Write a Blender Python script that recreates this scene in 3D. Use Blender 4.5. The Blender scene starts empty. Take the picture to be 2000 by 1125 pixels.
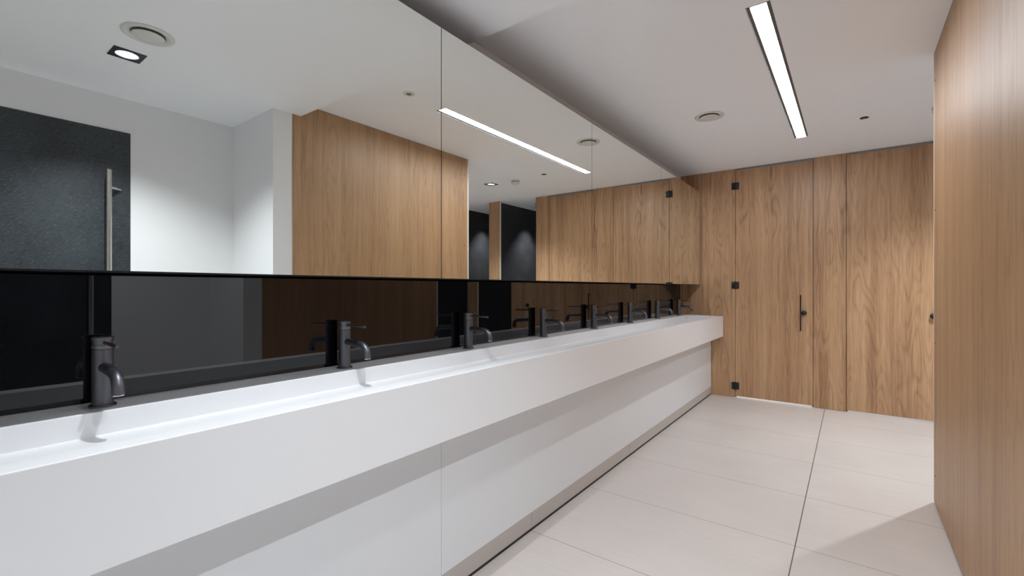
import bpy, bmesh, math
from mathutils import Vector, Matrix
PI = math.pi
SC = bpy.context.scene
C = SC.collection

# ------------------------------------------------------------------ camera
cd = bpy.data.cameras.new('camera'); cam = bpy.data.objects.new('camera', cd); C.objects.link(cam)
cd.sensor_width = 36.0; cd.lens = 16.0; cd.clip_start = 0.02
cam.location = (0, 0, 1.16)
cam.rotation_euler = (PI/2, 0, math.radians(36.68))
SC.camera = cam

# ------------------------------------------------------------------ light levels
EXPOSURE = 0.65
LINEAR_STRENGTH = 31.0
DL_NEAR = 23.0      # ceiling downlights over the entrance end
DL_FAR = 30.0       # downlight beside the smoke detector
DL_BAY = 24.0
DL_CUBICLE = 20.0
COOL = (0.90, 0.95, 1.0); WARM = (1.0, 0.94, 0.88)
w = bpy.data.worlds.new('world'); SC.world = w; w.use_nodes = True
w.node_tree.nodes['Background'].inputs[0].default_value = (0.5, 0.5, 0.5, 1)
w.node_tree.nodes['Background'].inputs[1].default_value = 0.0
SC.view_settings.view_transform = 'Standard'; SC.view_settings.look = 'None'
SC.view_settings.gamma = 1.0; SC.view_settings.use_curve_mapping = False
SC.view_settings.exposure = EXPOSURE
SC.cycles.use_denoising = True
SC.cycles.max_bounces = 14; SC.cycles.diffuse_bounces = 7; SC.cycles.glossy_bounces = 8
SC.cycles.sample_clamp_indirect = 8.0
SC.cycles.caustics_reflective = True
SC.cycles.blur_glossy = 0.3

# ------------------------------------------------------------------ room numbers (metres)
XR = -1.547     # face of the splashback
XM = -1.3315    # face of the mirror doors
XB = -1.1006    # front of the trough basin
XP = -1.2234    # face of the casing below it
XW = 0.359      # wood clad wall on the right
YF = 5.288      # cubicle fronts
ZH = 2.425; ZL = 2.335; YS = 1.635   # high ceiling, low ceiling, line between them
YN = -0.9       # wall behind the photographer
XD = 0.958      # wall with the entrance door
XE = 2.32       # far side wall of the last bay
YB = 6.9

# ------------------------------------------------------------------ materials
def nodes(name):
    m = bpy.data.materials.new(name); m.use_nodes = True
    nt = m.node_tree; b = nt.nodes['Principled BSDF']
    return m, nt, b
def srgb(r, g, b):
    f = lambda c: (c/255/12.92) if c/255 <= 0.04045 else ((c/255+0.055)/1.055)**2.4
    return (f(r), f(g), f(b), 1)
def plain(name, col, rough=0.5, metal=0.0, spec=0.5, coat=0.0):
    m, nt, b = nodes(name)
    b.inputs['Base Color'].default_value = col
    b.inputs['Roughness'].default_value = rough
    b.inputs['Metallic'].default_value = metal
    b.inputs['Specular IOR Level'].default_value = spec
    b.inputs['Coat Weight'].default_value = coat
    return m
class G:
    def __init__(s, nt): s.nt = nt
    def n(s, t, **k):
        x = s.nt.nodes.new(t)
        for a, v in k.items(): setattr(x, a, v)
        return x
    def l(s, a, b): s.nt.links.new(a, b)
    def math(s, op, a, b=None, c=None, clamp=False):
        x = s.n('ShaderNodeMath', operation=op, use_clamp=clamp)
        for i, v in enumerate((a, b, c)):
            if v is None: continue
            if isinstance(v, (int, float)): x.inputs[i].default_value = v
            else: s.l(v, x.inputs[i])
        return x.outputs[0]
    def noise(s, vec, scale=1, detail=2, rough=0.5, dist=0.0):
        x = s.n('ShaderNodeTexNoise'); s.l(vec, x.inputs['Vector'])
        x.inputs['Scale'].default_value = scale; x.inputs['Detail'].default_value = detail
        x.inputs['Roughness'].default_value = rough; x.inputs['Distortion'].default_value = dist
        return x.outputs[0]
    def comb(s, x, y, z):
        c = s.n('ShaderNodeCombineXYZ')
        for i, v in enumerate((x, y, z)):
            if isinstance(v, (int, float)): c.inputs[i].default_value = v
            else: s.l(v, c.inputs[i])
        return c.outputs[0]
    def ramp(s, fac, stops):
        r = s.n('ShaderNodeValToRGB'); s.l(fac, r.inputs[0])
        e = r.color_ramp.elements
        while len(e) > 1: e.remove(e[-1])
        e[0].position = stops[0][0]; e[0].color = stops[0][1]
        for p, c in stops[1:]:
            q = e.new(p); q.color = c
        return r.outputs[0]
    def mix(s, fac, a, b, mode='MIX'):
        x = s.n('ShaderNodeMix', data_type='RGBA', blend_type=mode)
        if isinstance(fac, (int, float)): x.inputs[0].default_value = fac
        else: s.l(fac, x.inputs[0])
        for i, v in ((6, a), (7, b)):
            if isinstance(v, tuple): x.inputs[i].default_value = v
            else: s.l(v, x.inputs[i])
        return x.outputs[2]
    def xyz(s):
        g = s.n('ShaderNodeNewGeometry'); p = s.n('ShaderNodeSeparateXYZ'); s.l(g.outputs['Position'], p.inputs[0])
        return p.outputs[0], p.outputs[1], p.outputs[2]
    def bump(s, b, h, strength=0.2, dist=0.001):
        x = s.n('ShaderNodeBump'); x.inputs['Strength'].default_value = strength; x.inputs['Distance'].default_value = dist
        s.l(h, x.inputs['Height']); s.l(x.outputs[0], b.inputs['Normal'])

def wood(name, seed=0.0, light=srgb(199, 163, 124), mid=srgb(177, 139, 104), dark=srgb(138, 100, 71), fine=1.0, figure=1.0, rough=0.42, board_k=1.0):
    m, nt, b = nodes(name); g = G(nt)
    x, y, z = g.xyz()
    u = g.math('ADD', g.math('ADD', x, y), seed)
    # slow sideways wander of the grain
    wv = g.noise(g.comb(g.math('MULTIPLY', u, 3.0), 0, g.math('MULTIPLY', z, 1.1)), 1, 1)
    uw = g.math('ADD', u, g.math('MULTIPLY', g.math('SUBTRACT', wv, 0.5), 0.05))
    # cathedral figure: contour lines of stretched noise
    n1 = g.noise(g.comb(g.math('MULTIPLY', uw, 7.5), seed*3, g.math('MULTIPLY', z, 1.05)), 1, 1.2, 0.35)
    rings = g.math('SINE', g.math('MULTIPLY', n1, 92.0))
    rings = g.math('MULTIPLY_ADD', rings, 0.5, 0.5)
    rings = g.math('POWER', rings, 3.0)
    st = g.noise(g.comb(g.math('MULTIPLY', uw, 150.0), 3.1, g.math('MULTIPLY', z, 5.0)), 1, 3, 0.6)
    st2 = g.noise(g.comb(g.math('MULTIPLY', uw, 46.0), 7.7, g.math('MULTIPLY', z, 1.2)), 1, 3, 0.6)
    board = g.noise(g.comb(g.math('MULTIPLY', uw, 8.0), 1.3, g.math('MULTIPLY', z, 0.22)), 1, 2, 0.5)
    mask = g.noise(g.comb(g.math('MULTIPLY', uw, 5.0), 9.3, g.math('MULTIPLY', z, 0.9)), 1, 1)
    mask = g.math('MULTIPLY_ADD', mask, 3.2, -1.1, clamp=True)
    f = g.math('MULTIPLY', g.math('MULTIPLY', g.math('SUBTRACT', rings, 0.3), mask), 0.27*figure)
    f = g.math('ADD', f, g.math('MULTIPLY', g.math('SUBTRACT', st, 0.5), 0.85*fine))
    f = g.math('ADD', f, g.math('MULTIPLY', g.math('SUBTRACT', st2, 0.5), 0.95*fine))
    f = g.math('ADD', f, g.math('MULTIPLY', g.math('SUBTRACT', board, 0.5), 0.95*board_k))
    f = g.math('ADD', f, 0.5)
    col = g.ramp(f, [(0.05, light), (0.5, mid), (0.95, dark)])
    g.l(col, b.inputs['Base Color'])
    b.inputs['Roughness'].default_value = rough
    g.bump(b, st, 0.12, 0.0006)
    return m
M = {}
M['wood'] = wood('oak_laminate')
M['wood_side'] = wood('oak_laminate_straight', seed=4.3, light=srgb(192, 157, 119), mid=srgb(174, 137, 101), dark=srgb(144, 107, 77), figure=0.7, rough=0.44, board_k=0.7)
def paint(name, col, rough=0.55):
    m, nt, b = nodes(name); g = G(nt)
    x, y, z = g.xyz()
    n = g.noise(g.comb(x, y, z), 260, 2)
    b.inputs['Base Color'].default_value = col; b.inputs['Roughness'].default_value = rough
    g.bump(b, n, 0.05, 0.0004)
    return m
M['ceiling'] = paint('white_ceiling_paint', (0.905, 0.925, 0.955, 1), 0.6)
M['wall'] = paint('white_wall_paint', (0.82, 0.825, 0.835, 1), 0.55)
M['solid'] = plain('white_solid_surface', (0.875, 0.882, 0.895, 1), 0.28)
M['casing'] = plain('white_casing_board', (0.79, 0.815, 0.84, 1), 0.3)
def tilemat(name, joints):
    m, nt, b = nodes(name); g = G(nt)
    x, y, z = g.xyz()
    n = g.noise(g.comb(x, y, z), 2.2, 3)
    n2 = g.noise(g.comb(g.math('MULTIPLY', x, 3), g.math('MULTIPLY', y, 60), z), 1, 2)
    c = g.ramp(g.math('ADD', g.math('MULTIPLY', n, 0.6), g.math('MULTIPLY', n2, 0.4)), [(0.3, srgb(194, 187, 182)), (0.7, srgb(204, 197, 192))])
    if joints:
        fy = g.math('FRACT', g.math('MULTIPLY_ADD', y, 1/0.6, 0.5+10))
        dy = g.math('MULTIPLY', g.math('ABSOLUTE', g.math('SUBTRACT', fy, 0.5)), 0.6)
        fx = g.math('FRACT', g.math('MULTIPLY_ADD', g.math('ADD', x, 0.2015), 1/1.2, 0.5+10))
        dx = g.math('MULTIPLY', g.math('ABSOLUTE', g.math('SUBTRACT', fx, 0.5)), 1.2)
        j1 = g.math('LESS_THAN', dy, 0.0011); j2 = g.math('LESS_THAN', dx, 0.0024)
        j = g.math('MAXIMUM', j1, j2)
        c = g.mix(j1, c, srgb(58, 54, 52)); c = g.mix(j2, c, srgb(98, 100, 100))
        g.bump(b, g.math('SUBTRACT', 1.0, j), 0.5, 0.001)
    g.l(c, b.inputs['Base Color'])
    b.inputs['Roughness'].default_value = 0.33
    return m
M['tile'] = tilemat('beige_floor_tile', True)
M['plinth'] = plain('beige_plinth_tile', srgb(190, 183, 178), 0.33)
M['black'] = plain('matt_black', (0.008, 0.008, 0.009, 1), 0.5)
M['black_metal'] = plain('black_coated_metal', (0.018, 0.018, 0.020, 1), 0.38, 0.3)
M['glass_black'] = plain('black_back_painted_glass', (0.0025, 0.0020, 0.0035, 1), 0.0, 0, 0.80)
M['carcass'] = plain('dark_cabinet_board', (0.02, 0.02, 0.02, 1), 0.55)
M['edge'] = plain('polished_mirror_edge', (0.62, 0.64, 0.62, 1), 0.15, 0.6)
mm, nt, b = nodes('silvered_mirror')
b.inputs['Base Color'].default_value = (0.92, 0.94, 0.905, 1); b.inputs['Metallic'].default_value = 1; b.inputs['Roughness'].default_value = 0.0
M['mirror'] = mm
M['gunmetal'] = plain('gunmetal_tap_finish', (0.15, 0.15, 0.165, 1), 0.40, 0.85)
M['gun_light'] = plain('brushed_gunmetal_cap', (0.19, 0.19, 0.195, 1), 0.42, 0.8)
M['steel'] = plain('brushed_stainless_steel', (0.62, 0.60, 0.57, 1), 0.28, 1)
M['chrome'] = plain('bright_metal_rim', (0.8, 0.8, 0.8, 1), 0.15, 1)
M['white_plastic'] = plain('white_plastic', (0.70, 0.70, 0.68, 1), 0.4)
M['valve'] = plain('white_enamelled_steel', (0.68, 0.68, 0.65, 1), 0.35)
M['alu_dark'] = plain('dark_anodised_channel', (0.13, 0.13, 0.135, 1), 0.4, 0.5)
M['alu_pale'] = plain('pale_edge_profile', (0.72, 0.66, 0.58, 1), 0.4, 0.0)
M['grey_dark'] = plain('grey_slot', (0.16, 0.16, 0.16, 1), 0.5)
M['head'] = plain('grey_head_rail', (0.25, 0.235, 0.22, 1), 0.5, 0.2)
M['reflector'] = plain('white_reflector', (0.8, 0.82, 0.86, 1), 0.3)
# black laminate with faint wipe marks
m, nt, b = nodes('black_laminate'); g = G(nt); x, y, z = g.xyz()
n = g.noise(g.comb(g.math('MULTIPLY', y, 1.0), x, g.math('MULTIPLY', z, 1.5)), 5, 4, 0.6)
g.l(g.ramp(n, [(0.45, (0.030, 0.030, 0.033, 1)), (0.8, (0.050, 0.050, 0.054, 1))]), b.inputs['Base Color'])
b.inputs['Roughness'].default_value = 0.5
M['black_lam'] = m
# slate door
m, nt, b = nodes('dark_slate_laminate'); g = G(nt); x, y, z = g.xyz()
a1 = g.math('ADD', g.math('MULTIPLY', y, 0.86), g.math('MULTIPLY', z, 0.5))
a2 = g.math('SUBTRACT', g.math('MULTIPLY', z, 0.86), g.math('MULTIPLY', y, 0.5))
st = g.noise(g.comb(g.math('MULTIPLY', a1, 26.0), g.math('MULTIPLY', a2, 210.0), 0), 1, 4, 0.65)
sp = g.noise(g.comb(g.math('MULTIPLY', a1, 60.0), g.math('MULTIPLY', a2, 300.0), 4), 1, 1)
lo = g.noise(g.comb(0, y, z), 3.0, 3)
col = g.mix(g.math('MULTIPLY_ADD', sp, 8.0, -5.2, clamp=True), g.ramp(g.math('ADD', g.math('MULTIPLY', st, 0.6), g.math('MULTIPLY', lo, 0.4)), [(0.38, (0.014, 0.018, 0.022, 1)), (0.62, (0.050, 0.062, 0.072, 1))]), (0.17, 0.185, 0.20, 1))
g.l(col, b.inputs['Base Color']); b.inputs['Roughness'].default_value = 0.42
g.bump(b, st, 0.5, 0.0015)
M['slate'] = m
def emit(name, col, s):
    m, nt, b = nodes(name)
    b.inputs['Base Color'].default_value = (0.8, 0.8, 0.8, 1)
    b.inputs['Emission Color'].default_value = (*col, 1); b.inputs['Emission Strength'].default_value = s
    return m
M['tube'] = emit('lit_diffuser', (0.955, 0.985, 1.035), LINEAR_STRENGTH)
M['lens'] = emit('lit_downlight_lens', COOL, 6.0)

# ------------------------------------------------------------------ mesh helpers
def box(bm, x0, x1, y0, y1, z0, z1, mi=0, bevel=0.0, seg=2):
    vs = [bm.verts.new(p) for p in ((x0,y0,z0),(x1,y0,z0),(x1,y1,z0),(x0,y1,z0),(x0,y0,z1),(x1,y0,z1),(x1,y1,z1),(x0,y1,z1))]
    fs = [bm.faces.new([vs[i] for i in q]) for q in ((3,2,1,0),(4,5,6,7),(0,1,5,4),(1,2,6,5),(2,3,7,6),(3,0,4,7))]
    for f in fs: f.material_index = mi
    if bevel > 0:
        es = set(e for f in fs for e in f.edges)
        r = bmesh.ops.bevel(bm, geom=list(es), offset=bevel, segments=seg, affect='EDGES', profile=0.5)
        for f in r['faces']: f.material_index = mi
    return fs
def tube(bm, pts, rad, n=20, cap=True, mi=0):
    """swept circle through pts; rad a number or one per point"""
    pts = [Vector(p) for p in pts]
    if isinstance(rad, (int, float)): rad = [rad]*len(pts)
    rings = []; up = None
    for i, p in enumerate(pts):
        a = pts[max(i-1, 0)]; c = pts[min(i+1, len(pts)-1)]
        d = (c-a).normalized()
        if i == 0: d = (pts[1]-pts[0]).normalized()
        if i == len(pts)-1: d = (pts[-1]-pts[-2]).normalized()
        if up is None: up = Vector((0, 1, 0)) if abs(d.y) < 0.9 else Vector((1, 0, 0))
        s = d.cross(up).normalized(); up = s.cross(d).normalized()
        rings.append([bm.verts.new(p + rad[i]*(math.cos(2*PI*k/n)*s + math.sin(2*PI*k/n)*up)) for k in range(n)])
    for r0, r1 in zip(rings, rings[1:]):
        for k in range(n):
            f = bm.faces.new((r0[k], r0[(k+1) % n], r1[(k+1) % n], r1[k])); f.smooth = True; f.material_index = mi
    if cap:
        bm.faces.new(list(reversed(rings[0]))).material_index = mi
        bm.faces.new(rings[-1]).material_index = mi
def lathe(bm, prof, c=(0, 0, 0), n=40, mi=0, close=True, axis='Z', smooth=True):
    """prof: list of (radius, height)"""
    c = Vector(c); rings = []
    for r, h in prof:
        ring = []
        for k in range(n):
            a = 2*PI*k/n; q = (r*math.cos(a), r*math.sin(a), h)
            if axis == 'Y': q = (q[0], -q[2], q[1])
            if axis == 'X': q = (q[2], q[0], q[1])
            ring.append(bm.verts.new(c+Vector(q)))
        rings.append(ring)
    for r0, r1 in zip(rings, rings[1:]):
        for k in range(n):
            f = bm.faces.new((r0[k], r0[(k+1) % n], r1[(k+1) % n], r1[k])); f.smooth = smooth; f.material_index = mi
    if close:
        if prof[0][0] > 1e-5: bm.faces.new(list(reversed(rings[0]))).material_index = mi
        if prof[-1][0] > 1e-5: bm.faces.new(rings[-1]).material_index = mi
def prism(bm, poly, y0, y1, mi=0, bevel=0.0):
    """poly in (x,z) swept along y"""
    a = [bm.verts.new((x, y0, z)) for x, z in poly]; b_ = [bm.verts.new((x, y1, z)) for x, z in poly]
    n = len(poly); fs = [bm.faces.new(a), bm.faces.new(list(reversed(b_)))]
    for k in range(n): fs.append(bm.faces.new((a[k], b_[k], b_[(k+1) % n], a[(k+1) % n])))
    for f in fs: f.material_index = mi
    return fs
def obj(name, bm, mats, parent=None, loc=None, **props):
    bmesh.ops.recalc_face_normals(bm, faces=bm.faces[:])
    me = bpy.data.meshes.new(name); bm.to_mesh(me); bm.free()
    for m_ in (mats if isinstance(mats, (list, tuple)) else [mats]): me.materials.append(M[m_] if isinstance(m_, str) else m_)
    o = bpy.data.objects.new(name, me); C.objects.link(o)
    if parent is not None: o.parent = parent
    if loc is not None: o.location = loc
    for k, v in props.items(): o[k] = v
    # sharp edges stay crisp on smooth lathes
    if any(p.use_smooth for p in me.polygons): me.set_sharp_from_angle(angle=math.radians(35))
    return o
def thing(name, label, cat, loc=(0, 0, 0), group=None):
    o = bpy.data.objects.new(name, None); C.objects.link(o); o.location = loc; o.empty_display_size = 0.05
    o['label'] = label; o['category'] = cat
    if group: o['group'] = group
    return o
def struct(name, bm, mats, parent=None, **p):
    if parent is None: p['kind'] = 'structure'
    return obj(name, bm, mats, parent, **p)
def dup(root, loc, label, group=None):
    r = root.copy(); C.objects.link(r); r.location = loc; r['label'] = label
    if group: r['group'] = group
    for ch in list(root.children):
        c = ch.copy(); C.objects.link(c); c.parent = r
        for gch in list(ch.children):
            d = gch.copy(); C.objects.link(d); d.parent = c
    return r
NB = bmesh.new

# ------------------------------------------------------------------ setting
T = 0.1
bm = NB(); box(bm, XR-0.2, XE+0.2, YN-0.2, YB+0.2, -0.1, 0.0); struct('floor', bm, 'tile')

HOLES_H = [(-0.384, -0.286, 2.283, 4.52)]
FARDL = (0.857, 4.30)
BAYDL = [(1.22, 5.95), (2.06, 5.85)]
CUBDL = [(-0.64, 5.7), (0.30, 5.7)]
NEARDL = [(0.26, 0.68), (-0.93, 0.66)]
DLH = 0.058
for (x, y) in [FARDL]+BAYDL+CUBDL: HOLES_H.append((x-DLH, x+DLH, y-DLH, y+DLH))
HOLES_L = [(x-DLH, x+DLH, y-DLH, y+DLH) for x, y in NEARDL]
def plate(bm, x0, x1, y0, y1, z, holes):
    xs = sorted(set([x0, x1]+[h[0] for h in holes]+[h[1] for h in holes]))
    ys = sorted(set([y0, y1]+[h[2] for h in holes]+[h[3] for h in holes]))
    V = {}
    def v(x, y):
        if (x, y) not in V: V[(x, y)] = bm.verts.new((x, y, z))
        return V[(x, y)]
    for a, b_ in zip(xs, xs[1:]):
        for c, d in zip(ys, ys[1:]):
            mx, my = (a+b_)/2, (c+d)/2
            if any(h[0] < mx < h[1] and h[2] < my < h[3] for h in holes): continue
            bm.faces.new((v(a, c), v(a, d), v(b_, d), v(b_, c)))
bm = NB()
def slab(bm, x0, x1, y0, y1, z, holes, top):
    n0 = len(bm.faces)
    plate(bm, x0, x1, y0, y1, z, holes)
    fs = bm.faces[:][n0:]
    r = bmesh.ops.extrude_face_region(bm, geom=fs)
    vs = [q for q in r['geom'] if isinstance(q, bmesh.types.BMVert)]
    bmesh.ops.translate(bm, vec=(0, 0, top-z), verts=vs)
bm.faces.ensure_lookup_table()
slab(bm, XR-0.2, XE+0.2, YS, YB+0.2, ZH, HOLES_H, ZH+0.2)
slab(bm, XR-0.2, XE+0.2, YN-0.2, YS-0.0005, ZL, HOLES_L, ZH+0.2)
struct('ceiling', bm, 'ceiling')
# walls
bm = NB(); box(bm, XR-0.2, XR-0.007, YN-0.2, YB+0.2, 0, ZH); struct('wall_left', bm, 'wall')
bm = NB(); box(bm, XR, XE+0.2, YN-0.2, YN, 0, ZL); struct('wall_near', bm, 'wall')
bm = NB(); box(bm, XR, XE+0.2, YB, YB+0.2, 0, ZH); struct('wall_far', bm, 'wall')
bm = NB(); box(bm, XE, XE+0.2, 1.75, 5.2, 0, ZH); struct('wall_end', bm, 'wall')
bm = NB(); box(bm, XE, XE+0.2, 5.2, YB, 0, ZH); struct('wall_bay', bm, 'black_lam')
bm = NB(); box(bm, XD, XD+0.15, YN, 1.45, 0, ZL); struct('wall_entrance', bm, 'wall')
bm = NB(); box(bm, XW+0.003, XD+0.15, 1.45, 1.578, 0, ZL, 0); struct('wall_niche', bm, 'wall')
bm = NB(); box(bm, XD+0.15, XE+0.2, 1.6, 1.75, 0, ZH); struct('wall_back', bm, 'wall')
# wood clad wall on the right
YW0, YW1 = 1.578, 3.345
bm = NB(); box(bm, XW+0.013, XW+0.147, YW0, YW1-0.012, 0.0, ZH-0.001)
wr = struct('wall_right', bm, 'wall')
bm = NB(); box(bm, XW, XW+0.0125, YW0, YW1-0.022, 0.013, ZH-0.001)
p = obj('wood_cladding', bm, 'wood_side', wr)
bm = NB(); box(bm, XW, XW+0.16, YW1-0.0215, YW1, 0.013, ZH-0.001, 0, 0.003); obj('edge_profile', bm, 'alu_pale', wr)
bm = NB(); box(bm, XW+0.006, XW+0.0129, YW0, YW1-0.012, 0.0, 0.0125); obj('shadow_gap_strip', bm, 'black', wr)
for z in (2.262, 1.574, 0.866, 0.162):
    bm = NB(); lathe(bm, [(0.0001, -0.0012), (0.0045, -0.0012), (0.0058, 0.0)], (XW, YW1-0.066, z), 16, axis='X'); obj('screw', bm, 'black', wr)
bm = NB(); box(bm, XW+0.1475, XW+0.1595, YW0, YW1-0.022, 0.013, ZH-0.001); obj('rear_cladding', bm, 'wood_side', wr)
# block closing the space between the niche and the wood wall
bm = NB(); box(bm, XW+0.1605, XD+0.15, 1.579, 1.75, 0, ZH); struct('wall_inner', bm, 'wall')

# wall between bays: black sides, wood end cap, pale edge
bm = NB(); box(bm, 1.50, 1.60, 5.235, YB, 0, ZH-0.001)
wb = struct('wall_divider', bm, 'black_lam')
bm = NB(); box(bm, 1.44, 1.64, 5.208, 5.2345, 0.01, ZH-0.001); obj('wood_end_cap', bm, 'wood', wb)
bm = NB(); box(bm, 1.434, 1.4395, 5.208, 5.2345, 0.01, ZH-0.001); obj('edge_profile', bm, 'alu_pale', wb)
bm = NB(); box(bm, 0.845, 0.86, YF+0.02, YB, 0, ZH-0.001); struct('wall_cubicle', bm, 'black_lam')

# entrance door in the near wall opposite the mirrors
bm = NB(); box(bm, XD-0.006, XD-0.0005, -0.07, 0.858, 0.006, 2.125, 0, 0.001, 1)
ed = struct('door_1', bm, 'slate')
hb = NB()
tube(hb, [(0.890, 0.742, 0.62), (0.890, 0.742, 1.868)], 0.0135, 24)
hd = obj('pull_handle', hb, 'steel', ed, label='long brushed steel bar handle')
for z in (1.765, 0.73):
    hb = NB(); tube(hb, [(0.895, 0.747, z), (0.935, 0.787, z), (XD-0.0055, 0.8065, z)], 0.010, 18); obj('standoff', hb, 'steel', hd)

# ------------------------------------------------------------------ trough basin
YB0, YB1 = YN+0.001, YF-0.014
ZT, ZLG = 0.859, 0.864
xi0, xi1 = -1.444, -1.159
bm = NB()
prof_out = [(XR-0.003, ZLG), (XR-0.003, 0.640), (XB, 0.640), (XB, ZT), (xi1, ZT), (xi1-0.004, 0.800), (xi0-0.001, 0.806), (xi0, ZLG)]
# trough section
prism(bm, prof_out, YB0+0.07, YB1-0.09)
for ya, yb in ((YB0, YB0+0.07), (YB1-0.09, YB1)):
    prism(bm, [(XR-0.003, ZLG), (XR-0.003, 0.640), (XB, 0.640), (XB, ZT), (xi1, ZT), (xi0, ZLG)], ya, yb)
bmesh.ops.remove_doubles(bm, verts=bm.verts[:], dist=0.00005)
# drop the inner faces left between the sections
dele = []
seen = {}
for f in bm.faces:
    if abs(f.normal.y) > 0.9 or True:
        ys = [v.co.y for v in f.verts]
        if max(ys)-min(ys) < 1e-5 and (abs(ys[0]-(YB0+0.07)) < 1e-4 or abs(ys[0]-(YB1-0.09)) < 1e-4): dele.append(f)
yends = (YB0+0.07, YB1-0.09)
bmesh.ops.delete(bm, geom=dele, context='FACES_ONLY')
for yy in yends:   # end walls of the trough
    q = [(xi1, ZT), (xi1-0.004, 0.800), (xi0-0.001, 0.806), (xi0, ZLG)]
    vv = []
    for (x, z) in q:
        vv.append(min(bm.verts, key=lambda v: (v.co-Vector((x, yy, z))).length))
    bm.faces.new(vv)
tb = obj('trough_basin', bm, 'solid', label='long white trough basin running along the left wall under the taps', category='basin')
mod = tb.modifiers.new('bevel', 'BEVEL'); mod.width = 0.0022; mod.segments = 2; mod.limit_method = 'ANGLE'; mod.angle_limit = math.radians(40)

# casing under the basin
vb = thing('basin_casing', 'pale grey panelled casing with tiled plinth under the white trough', 'casing', (XP, 0, 0))
def lbox(*a, **k):
    bm = NB(); box(bm, *a, **k); return bm
ox = -XP
seams = [YB0, 1.202, YF-0.014]
for a, b_ in zip(seams, seams[1:]):
    obj('panel', lbox(-0.018, 0, a+0.0007, b_-0.0007, 0.088, 0.639, bevel=0.0008, seg=1), 'casing', vb)
obj('frame', lbox(XR+0.02+ox, -0.0185, YB0, YF-0.014, 0.014, 0.639), 'grey_dark', vb)
pj = [YB0, 0.6, 1.8, 3.0, 4.2, YF-0.014]
for a, b_ in zip(pj, pj[1:]):
    obj('plinth_tile', lbox(-0.018, -0.001, a+0.0012, b_-0.0012, 0.013, 0.0872, bevel=0.0006, seg=1), 'plinth', vb)
obj('plinth_gap_shade', lbox(-0.02, -0.002, YB0, YF-0.014, 0.0, 0.0128), 'black', vb)  # black strip in place of the shade in the gap below the plinth

# splashback
bm = NB(); box(bm, XR-0.006, XR, YN+0.001, YF-0.0145, 0.869, 1.202, 0, 0.0006, 1)
sb = obj('splashback', bm, 'glass_black', label='glossy black glass splashback between the trough and the mirror cabinets', category='splashback')

# ------------------------------------------------------------------ mirror cabinets
ZC0, ZC1 = 1.199, 2.215
def cabinet(y0, y1, label):
    t = thing('mirror_cabinet', label, 'cabinet', (XR, y0, ZC0), 'mirror cabinets on the left wall')
    obj('body', lbox(-0.0005, XM-XR-0.0075, 0.0008, y1-y0-0.0008, 0.004, ZC1-ZC0), 'carcass', t)
    bm = NB(); fs = box(bm, XM-XR-0.006, XM-XR, 0.0018, y1-y0-0.0018, 0.0, ZC1-ZC0, 1)
    for f in bm.faces:
        f.normal_update()
        if all(abs(v.co.x-(XM-XR)) < 1e-6 for v in f.verts): f.material_index = 0
        elif all(v.co.y < 0.01 for v in f.verts): f.material_index = 2
    d = obj('mirror_door', bm, ['mirror', 'edge', 'carcass'], t, label='frameless mirror door')
    bm = NB(); box(bm, XM-XR-0.030, XM-XR-0.0075, 0.0018, y1-y0-0.0018, -0.003, 0.0038); obj('bottom_rail', bm, 'black', t)
    return t
Y0 = -0.0285
cabinet(YN+0.002, Y0, 'mirror cabinet beyond the left edge of the view, nearest the entrance')
cabinet(Y0, 1.308, 'nearest and largest looking mirror cabinet, reflecting the dark entrance door')
cabinet(1.308, 2.645, 'second mirror cabinet, reflecting the ceiling strip light and black bays')
cabinet(2.645, 3.981, 'third mirror cabinet, reflecting the cubicle doors and part of the ceiling valve')
cabinet(3.981, YF-0.0145, 'far mirror cabinet touching the wood cubicle front, reflecting a black hinge')

# ------------------------------------------------------------------ taps
def tap():
    t = thing('basin_tap', '', 'tap', (0, 0, 0), 'gunmetal mixer taps along the trough')
    bm = NB(); lathe(bm, [(0.0265, 0), (0.0275, 0.001), (0.0275, 0.0045), (0.0262, 0.006), (0.021, 0.006)], n=48); obj('base_flange', bm, 'gunmetal', t)
    bm = NB(); lathe(bm, [(0.0210, 0.006), (0.0210, 0.1425), (0.0200, 0.1432), (0.0200, 0.1455)], n=48); obj('body', bm, 'gunmetal', t)
    bm = NB(); lathe(bm, [(0.0212, 0.1455), (0.0216, 0.1462), (0.0216, 0.1535), (0.0200, 0.154), (0.0200, 0.1655), (0.0216, 0.166), (0.0216, 0.1730), (0.0206, 0.1742), (0.0001, 0.1742)], n=48)
    obj('cap', bm, 'gun_light', t)
    bm = NB(); tube(bm, [(0.019, 0, 0.160), (0.06, 0, 0.1592), (0.124, 0, 0.158), (0.1262, 0, 0.158)], [0.0042, 0.0042, 0.0042, 0.0030], 16); obj('lever', bm, 'gunmetal', t)
    pts = [(0.015, 0, 0.0985), (0.05, 0, 0.0975), (0.098, 0, 0.0935)]
    cx, cz, r = 0.100, 0.0575, 0.036
    for k in range(0, 8):
        a = math.radians(86 - k*84/7); pts.append((cx+r*math.cos(a)*1.0, 0, cz+r*math.sin(a)))
    pts[-1] = (pts[-1][0]+0.0005, 0, pts[-1][2]+0.001)
    pts.append((0.1375, 0, 0.0475))
    bm = NB(); tube(bm, pts, [0.0125]*3+[0.0122]*8+[0.0118], 24); s = obj('spout', bm, 'gunmetal', t)
    bm = NB(); lathe(bm, [(0.0085, -0.0012), (0.0112, -0.0012), (0.0114, 0.0), (0.0114, 0.001)], (0.1377, 0, 0.0467), 24); obj('aerator', bm, 'chrome', s, label='bright rim at spout end')
    return t
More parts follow.
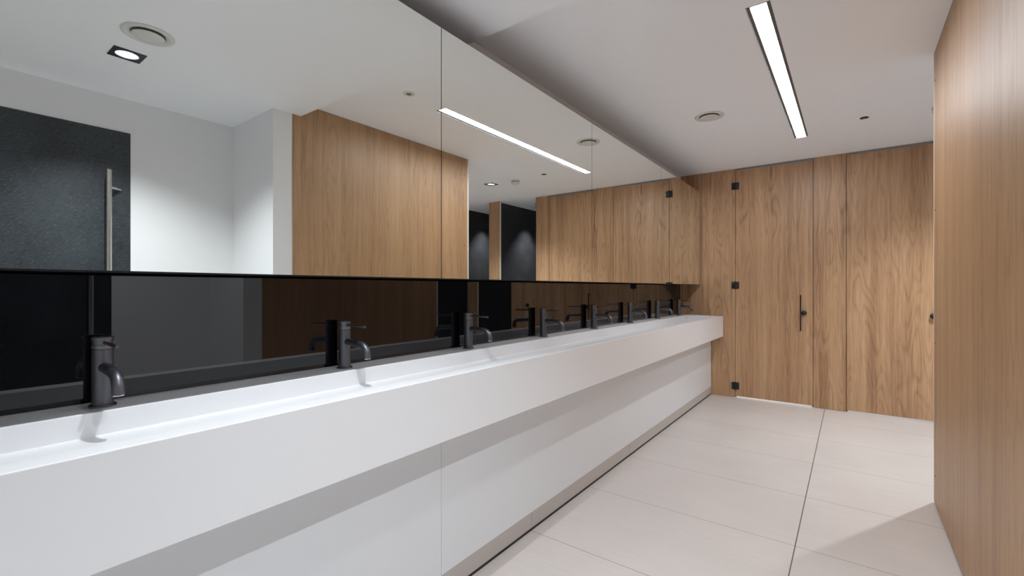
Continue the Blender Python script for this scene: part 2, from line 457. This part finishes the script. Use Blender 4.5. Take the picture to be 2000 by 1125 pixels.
place = ['first tap at the near left end of the trough', 'second tap from the near left end', 'third tap from the near left end, before the black reflected bay',
         'fourth tap from the near left end, mid trough', 'fourth tap from the far end of the trough', 'third tap from the far end of the trough',
         'second tap from the far end of the trough', 'farthest tap, in the corner by the wood cubicle front']
t0 = None
for i in range(8):
    loc = (-1.504, 0.302+0.6795*i, ZLG)
    lab = 'dark grey tap, '+place[i]
    if t0 is None: t0 = tap(); t0.location = loc; t0['label'] = lab
    else: dup(t0, loc, lab)

# ------------------------------------------------------------------ cubicle fronts
def vpanel(name, x0, x1, z0, z1, lab, parent_label_cat):
    t = thing(name, lab, parent_label_cat, ((x0+x1)/2, YF, 0))
    return t
FT = 0.013
def panel(x0, x1, lab):
    bm = NB(); box(bm, -(x1-x0)/2+0.0022, (x1-x0)/2-0.0022, 0, FT, 0.002, ZH-0.002, 0, 0.0006, 1)
    return obj('cubicle_panel', bm, 'wood', loc=((x0+x1)/2, YF, 0), label=lab, category='panel')
pa = panel(XR-0.006, -0.985, 'wood laminate fixed panel at the end of the trough, beside the hinges')
pb = panel(-0.295, -0.035, 'narrow wood laminate fixed panel between the two cubicle doors')
def block_seam(par, x, w0=0.012):  # black strips added behind the seams to stop cubicle light showing through
    bm = NB(); box(bm, x-w0, x+w0, FT+0.0005, FT+0.004, 0.004, ZH-0.003); obj('seam_light_block', bm, 'black', par)
def hinge_bm():
    bm = NB(); box(bm, -0.036, 0.036, -0.011, 0.0, -0.037, 0.037, 0, 0.005, 2)
    tube(bm, [(0, -0.0085, -0.040), (0, -0.0085, 0.040)], 0.0065, 16)
    lathe(bm, [(0.0045, 0.0), (0.0045, 0.0015), (0.0001, 0.0017)], (-0.001, -0.0145, 0.012), 12, axis='Y')
    lathe(bm, [(0.0045, 0.0), (0.0045, 0.0015), (0.0001, 0.0017)], (-0.001, -0.0145, -0.014), 12, axis='Y')
    return bm
def knob_bm():
    bm = NB(); lathe(bm, [(0.020, 0.0), (0.021, 0.001), (0.021, 0.003), (0.010, 0.004), (0.009, 0.012), (0.020, 0.015), (0.0245, 0.021), (0.0235, 0.028), (0.017, 0.034), (0.0001, 0.037)], n=36, axis='Y')
    return bm
d1 = thing('cubicle_door', 'wood laminate cubicle door with three black hinges and a thin vertical pull', 'door', (-0.64, YF, 0))
def leaf(t, w_):
    bm = NB(); box(bm, -w_/2+0.0022, w_/2-0.0022, 0, FT, 0.017, 2.400, 0, 0.0006, 1); return obj('door_leaf', bm, 'wood', t)
leaf(d1, 0.69)
for z in (2.240, 1.189, 0.124):
    obj('hinge', hinge_bm(), 'black_metal', d1, loc=(-0.345+0.002, 0, z), label='black square hinge')
bm = NB(); tube(bm, [(0, -0.028, -0.176), (0, -0.028, 0.176)], 0.0058, 16)
ph = obj('pull_handle', bm, 'black_metal', d1, loc=(0.244, 0, 0.916), label='thin black vertical pull')
for z in (-0.165, 0.165):
    bm = NB(); tube(bm, [(0, -0.026, z), (0, 0, z)], 0.0058, 14); obj('standoff', bm, 'black_metal', ph)
obj('lock_knob', knob_bm(), 'black_metal', d1, loc=(0.271, 0, 0.917), label='round black lock knob')
d2 = thing('cubicle_door', 'wood laminate cubicle door partly hidden by the right wall, with only a black knob', 'door', (0.3025, YF, 0))
leaf(d2, 0.675)
obj('lock_knob', knob_bm(), 'black_metal', d2, loc=(0.264, 0, 0.920), label='round black lock knob')
pc = panel(0.640, 0.860, 'wood laminate end panel beyond the second cubicle door, seen only in the mirrors')
hr = thing('head_rail', 'slim grey metal rail above the cubicle doors under the ceiling', 'rail', (-0.34, YF, 2.398))
for a, b_ in ((-0.985, -0.295), (-0.035, 0.640)):
    obj('rail_length', lbox(a+0.34+0.0015, b_+0.34-0.0015, 0.004, 0.026, 0.006, ZH-0.001-2.398), 'head', hr)
block_seam(pa, (1.553-0.985)/2-0.002)
block_seam(pb, -0.13+0.002); block_seam(pb, 0.13-0.002); block_seam(pc, -0.11+0.002)
# partition between cubicles, behind the narrow panel
bm = NB(); box(bm, -0.172, -0.158, YF+0.014, YB, 0.0, ZH-0.001); struct('wall_partition', bm, 'wall')

# ------------------------------------------------------------------ ceiling things
# recessed strip light
x0, x1, y0, y1 = HOLES_H[0]; cx, cy = (x0+x1)/2, (y0+y1)/2; hw, hl = (x1-x0)/2, (y1-y0)/2
sl = thing('strip_light', 'long lit recessed strip light in the ceiling above the washroom aisle', 'light', (cx, cy, ZH))
bm = NB()
box(bm, -hw, hw, -hl, hl, 0.045, 0.075)
for s in (-1, 1):
    box(bm, min(s*hw, s*(hw-0.0015)), max(s*hw, s*(hw-0.0015)), -hl, hl, -0.0015, 0.045)
for s in (-1, 1):
    box(bm, -hw, hw, min(s*hl, s*(hl-0.004)), max(s*hl, s*(hl-0.004)), -0.0015, 0.045)
obj('housing', bm, 'alu_dark', sl)
bm = NB()
for s in (-1, 1): box(bm, min(s*0.033, s*(hw-0.0015)), max(s*0.033, s*(hw-0.0015)), -hl+0.004, hl-0.004, 0.004, 0.045)
obj('side_channel', bm, 'alu_dark', sl)
bm = NB(); box(bm, -0.0325, 0.0325, -hl+0.006, hl-0.006, 0.0045, 0.030); obj('diffuser', bm, 'tube', sl, label='glowing white diffuser')
def downlight(loc, lab, power, size, spot=math.radians(110), ring=0.065, emit_vis=True):
    t = thing('downlight', lab, 'light', (loc[0], loc[1], loc[2]), 'square black recessed downlights')
    # square plate with a round opening
    bm = NB(); n = 48; ra = 0.047
    inner = []; outer = []; innert = []
    for k in range(n):
        a = 2*PI*k/n; c, s = math.cos(a), math.sin(a); q = ring/max(abs(c), abs(s))
        inner.append((ra*c, ra*s)); outer.append((q*c, q*s))
    def rg(pts, z): return [bm.verts.new((x, y, z)) for x, y in pts]
    A, B, D, E = rg(inner, -0.003), rg(outer, -0.003), rg(outer, 0.0), rg(inner, 0.0)
    for k in range(n):
        j = (k+1) % n
        bm.faces.new((A[k], A[j], B[j], B[k])); bm.faces.new((B[k], B[j], D[j], D[k])); bm.faces.new((A[k], E[k], E[j], A[j])); bm.faces.new((D[k], D[j], E[j], E[k]))
    obj('frame', bm, 'black_metal', t)
    bm = NB(); lathe(bm, [(0.0470, -0.0015), (0.044, 0.006), (0.034, 0.035), (0.030, 0.040)], n=40, close=False); obj('reflector', bm, 'reflector', t)
    bm = NB(); lathe(bm, [(0.0001, 0.040), (0.031, 0.040), (0.031, 0.043), (0.0001, 0.043)], n=32, close=False); obj('lens', bm, 'lens', t, label='lit lens')
    bm = NB(); box(bm, -0.055, 0.055, -0.055, 0.055, 0.046, 0.06); obj('housing', bm, 'black', t)
    ld = bpy.data.lights.new('downlight_lamp', 'SPOT'); ld.energy = power; ld.color = COOL
    ld.spot_size = spot; ld.spot_blend = 1.0; ld.shadow_soft_size = size
    lo = bpy.data.objects.new('downlight_lamp', ld); C.objects.link(lo); lo.parent = t; lo.location = (0, 0, 0.004)
    return t
downlight((*NEARDL[0], ZL), 'square black framed lit downlight in the low ceiling near the entrance', DL_NEAR*3.5, 0.014, math.radians(120))
downlight((*NEARDL[1], ZL), 'square black framed downlight in the low ceiling above the near taps, outside the picture', DL_NEAR*1.9, 0.014, math.radians(120))
downlight((*FARDL, ZH), 'square black framed lit downlight beside the smoke detector, reflected in the mirror', DL_FAR*4, 0.02, math.radians(120))
downlight((*BAYDL[0], ZH), 'square black framed downlight in the first black bay', DL_BAY*4, 0.02, math.radians(80))
downlight((*BAYDL[1], ZH), 'square black framed downlight in the second black bay', DL_BAY*4, 0.02, math.radians(80))
downlight((*CUBDL[0], ZH), 'square downlight hidden inside the cubicle with the hinged door', DL_CUBICLE*4, 0.02, math.radians(140))
downlight((*CUBDL[1], ZH), 'square downlight hidden inside the second cubicle', DL_CUBICLE*4, 0.02, math.radians(140))

def valve(loc, lab):
    t = thing('air_valve', lab, 'vent', loc, 'round white ceiling air valves')
    bm = NB(); lathe(bm, [(0.099, 0.0), (0.1005, -0.002), (0.099, -0.005), (0.093, -0.0075), (0.083, -0.0068), (0.072, -0.0035), (0.067, -0.0008), (0.066, 0.0)], n=64, close=False)
    obj('ring', bm, 'valve', t)
    bm = NB(); lathe(bm, [(0.066, -0.0004), (0.0001, -0.0004)], n=64, close=False); obj('throat', bm, 'grey_dark', t)
    bm = NB(); lathe(bm, [(0.012, -0.0005), (0.050, -0.004), (0.0625, -0.009), (0.0625, -0.0125), (0.059, -0.0145), (0.035, -0.0165), (0.0001, -0.0172)], n=64); obj('disc', bm, 'valve', t)
    return t
valve((-0.05, 0.685, ZL), 'round white air valve in the low ceiling beside the near downlight, seen in the mirror')
valve((-0.838, 3.555, ZH), 'round white air valve in the high ceiling left of the strip light')
# recessed sprinklers
def sprinkler(loc, lab):
    t = thing('sprinkler', lab, 'sprinkler', loc, 'ceiling sprinklers')
    bm = NB(); lathe(bm, [(0.027, 0.0), (0.028, -0.0015), (0.026, -0.003), (0.0001, -0.0032)], n=32); obj('cover_plate', bm, 'black_metal', t)
    bm = NB(); lathe(bm, [(0.005, -0.003), (0.005, -0.006), (0.009, -0.0062), (0.009, -0.008), (0.0001, -0.0082)], n=20); obj('head', bm, 'steel', t)
sprinkler((0.079, 4.275, ZH), 'small black round sprinkler cover in the ceiling right of the strip light')
sprinkler((1.14, 5.72, ZH), 'small dark sprinkler cover in the ceiling of the black bay, seen in the mirror')
# smoke detector
t = thing('smoke_detector', 'white round smoke detector on the ceiling beside the far downlight', 'smoke detector', (0.505, 4.32, ZH))
bm = NB(); lathe(bm, [(0.053, 0.0), (0.053, -0.008), (0.050, -0.014)], n=40); obj('base', bm, 'white_plastic', t)
bm = NB(); lathe(bm, [(0.044, -0.0135), (0.044, -0.023)], n=40); obj('smoke_grille', bm, 'grey_dark', t)
bm = NB(); lathe(bm, [(0.049, -0.0225), (0.050, -0.030), (0.047, -0.040), (0.040, -0.044), (0.0001, -0.045)], n=40); obj('dome', bm, 'white_plastic', t)
# small round sensor near the step in the ceiling
t = thing('ceiling_sensor', 'small round white sensor with grey centre near the ceiling step, seen in the mirror', 'sensor', (-0.355, 1.975, ZH))
bm = NB(); lathe(bm, [(0.040, 0.0), (0.040, -0.002), (0.036, -0.004), (0.020, -0.0045), (0.019, -0.001)], n=40, close=False); obj('rim', bm, 'white_plastic', t)
bm = NB(); lathe(bm, [(0.019, -0.0012), (0.018, -0.003), (0.0001, -0.005)], n=32); obj('eye', bm, 'grey_dark', t)
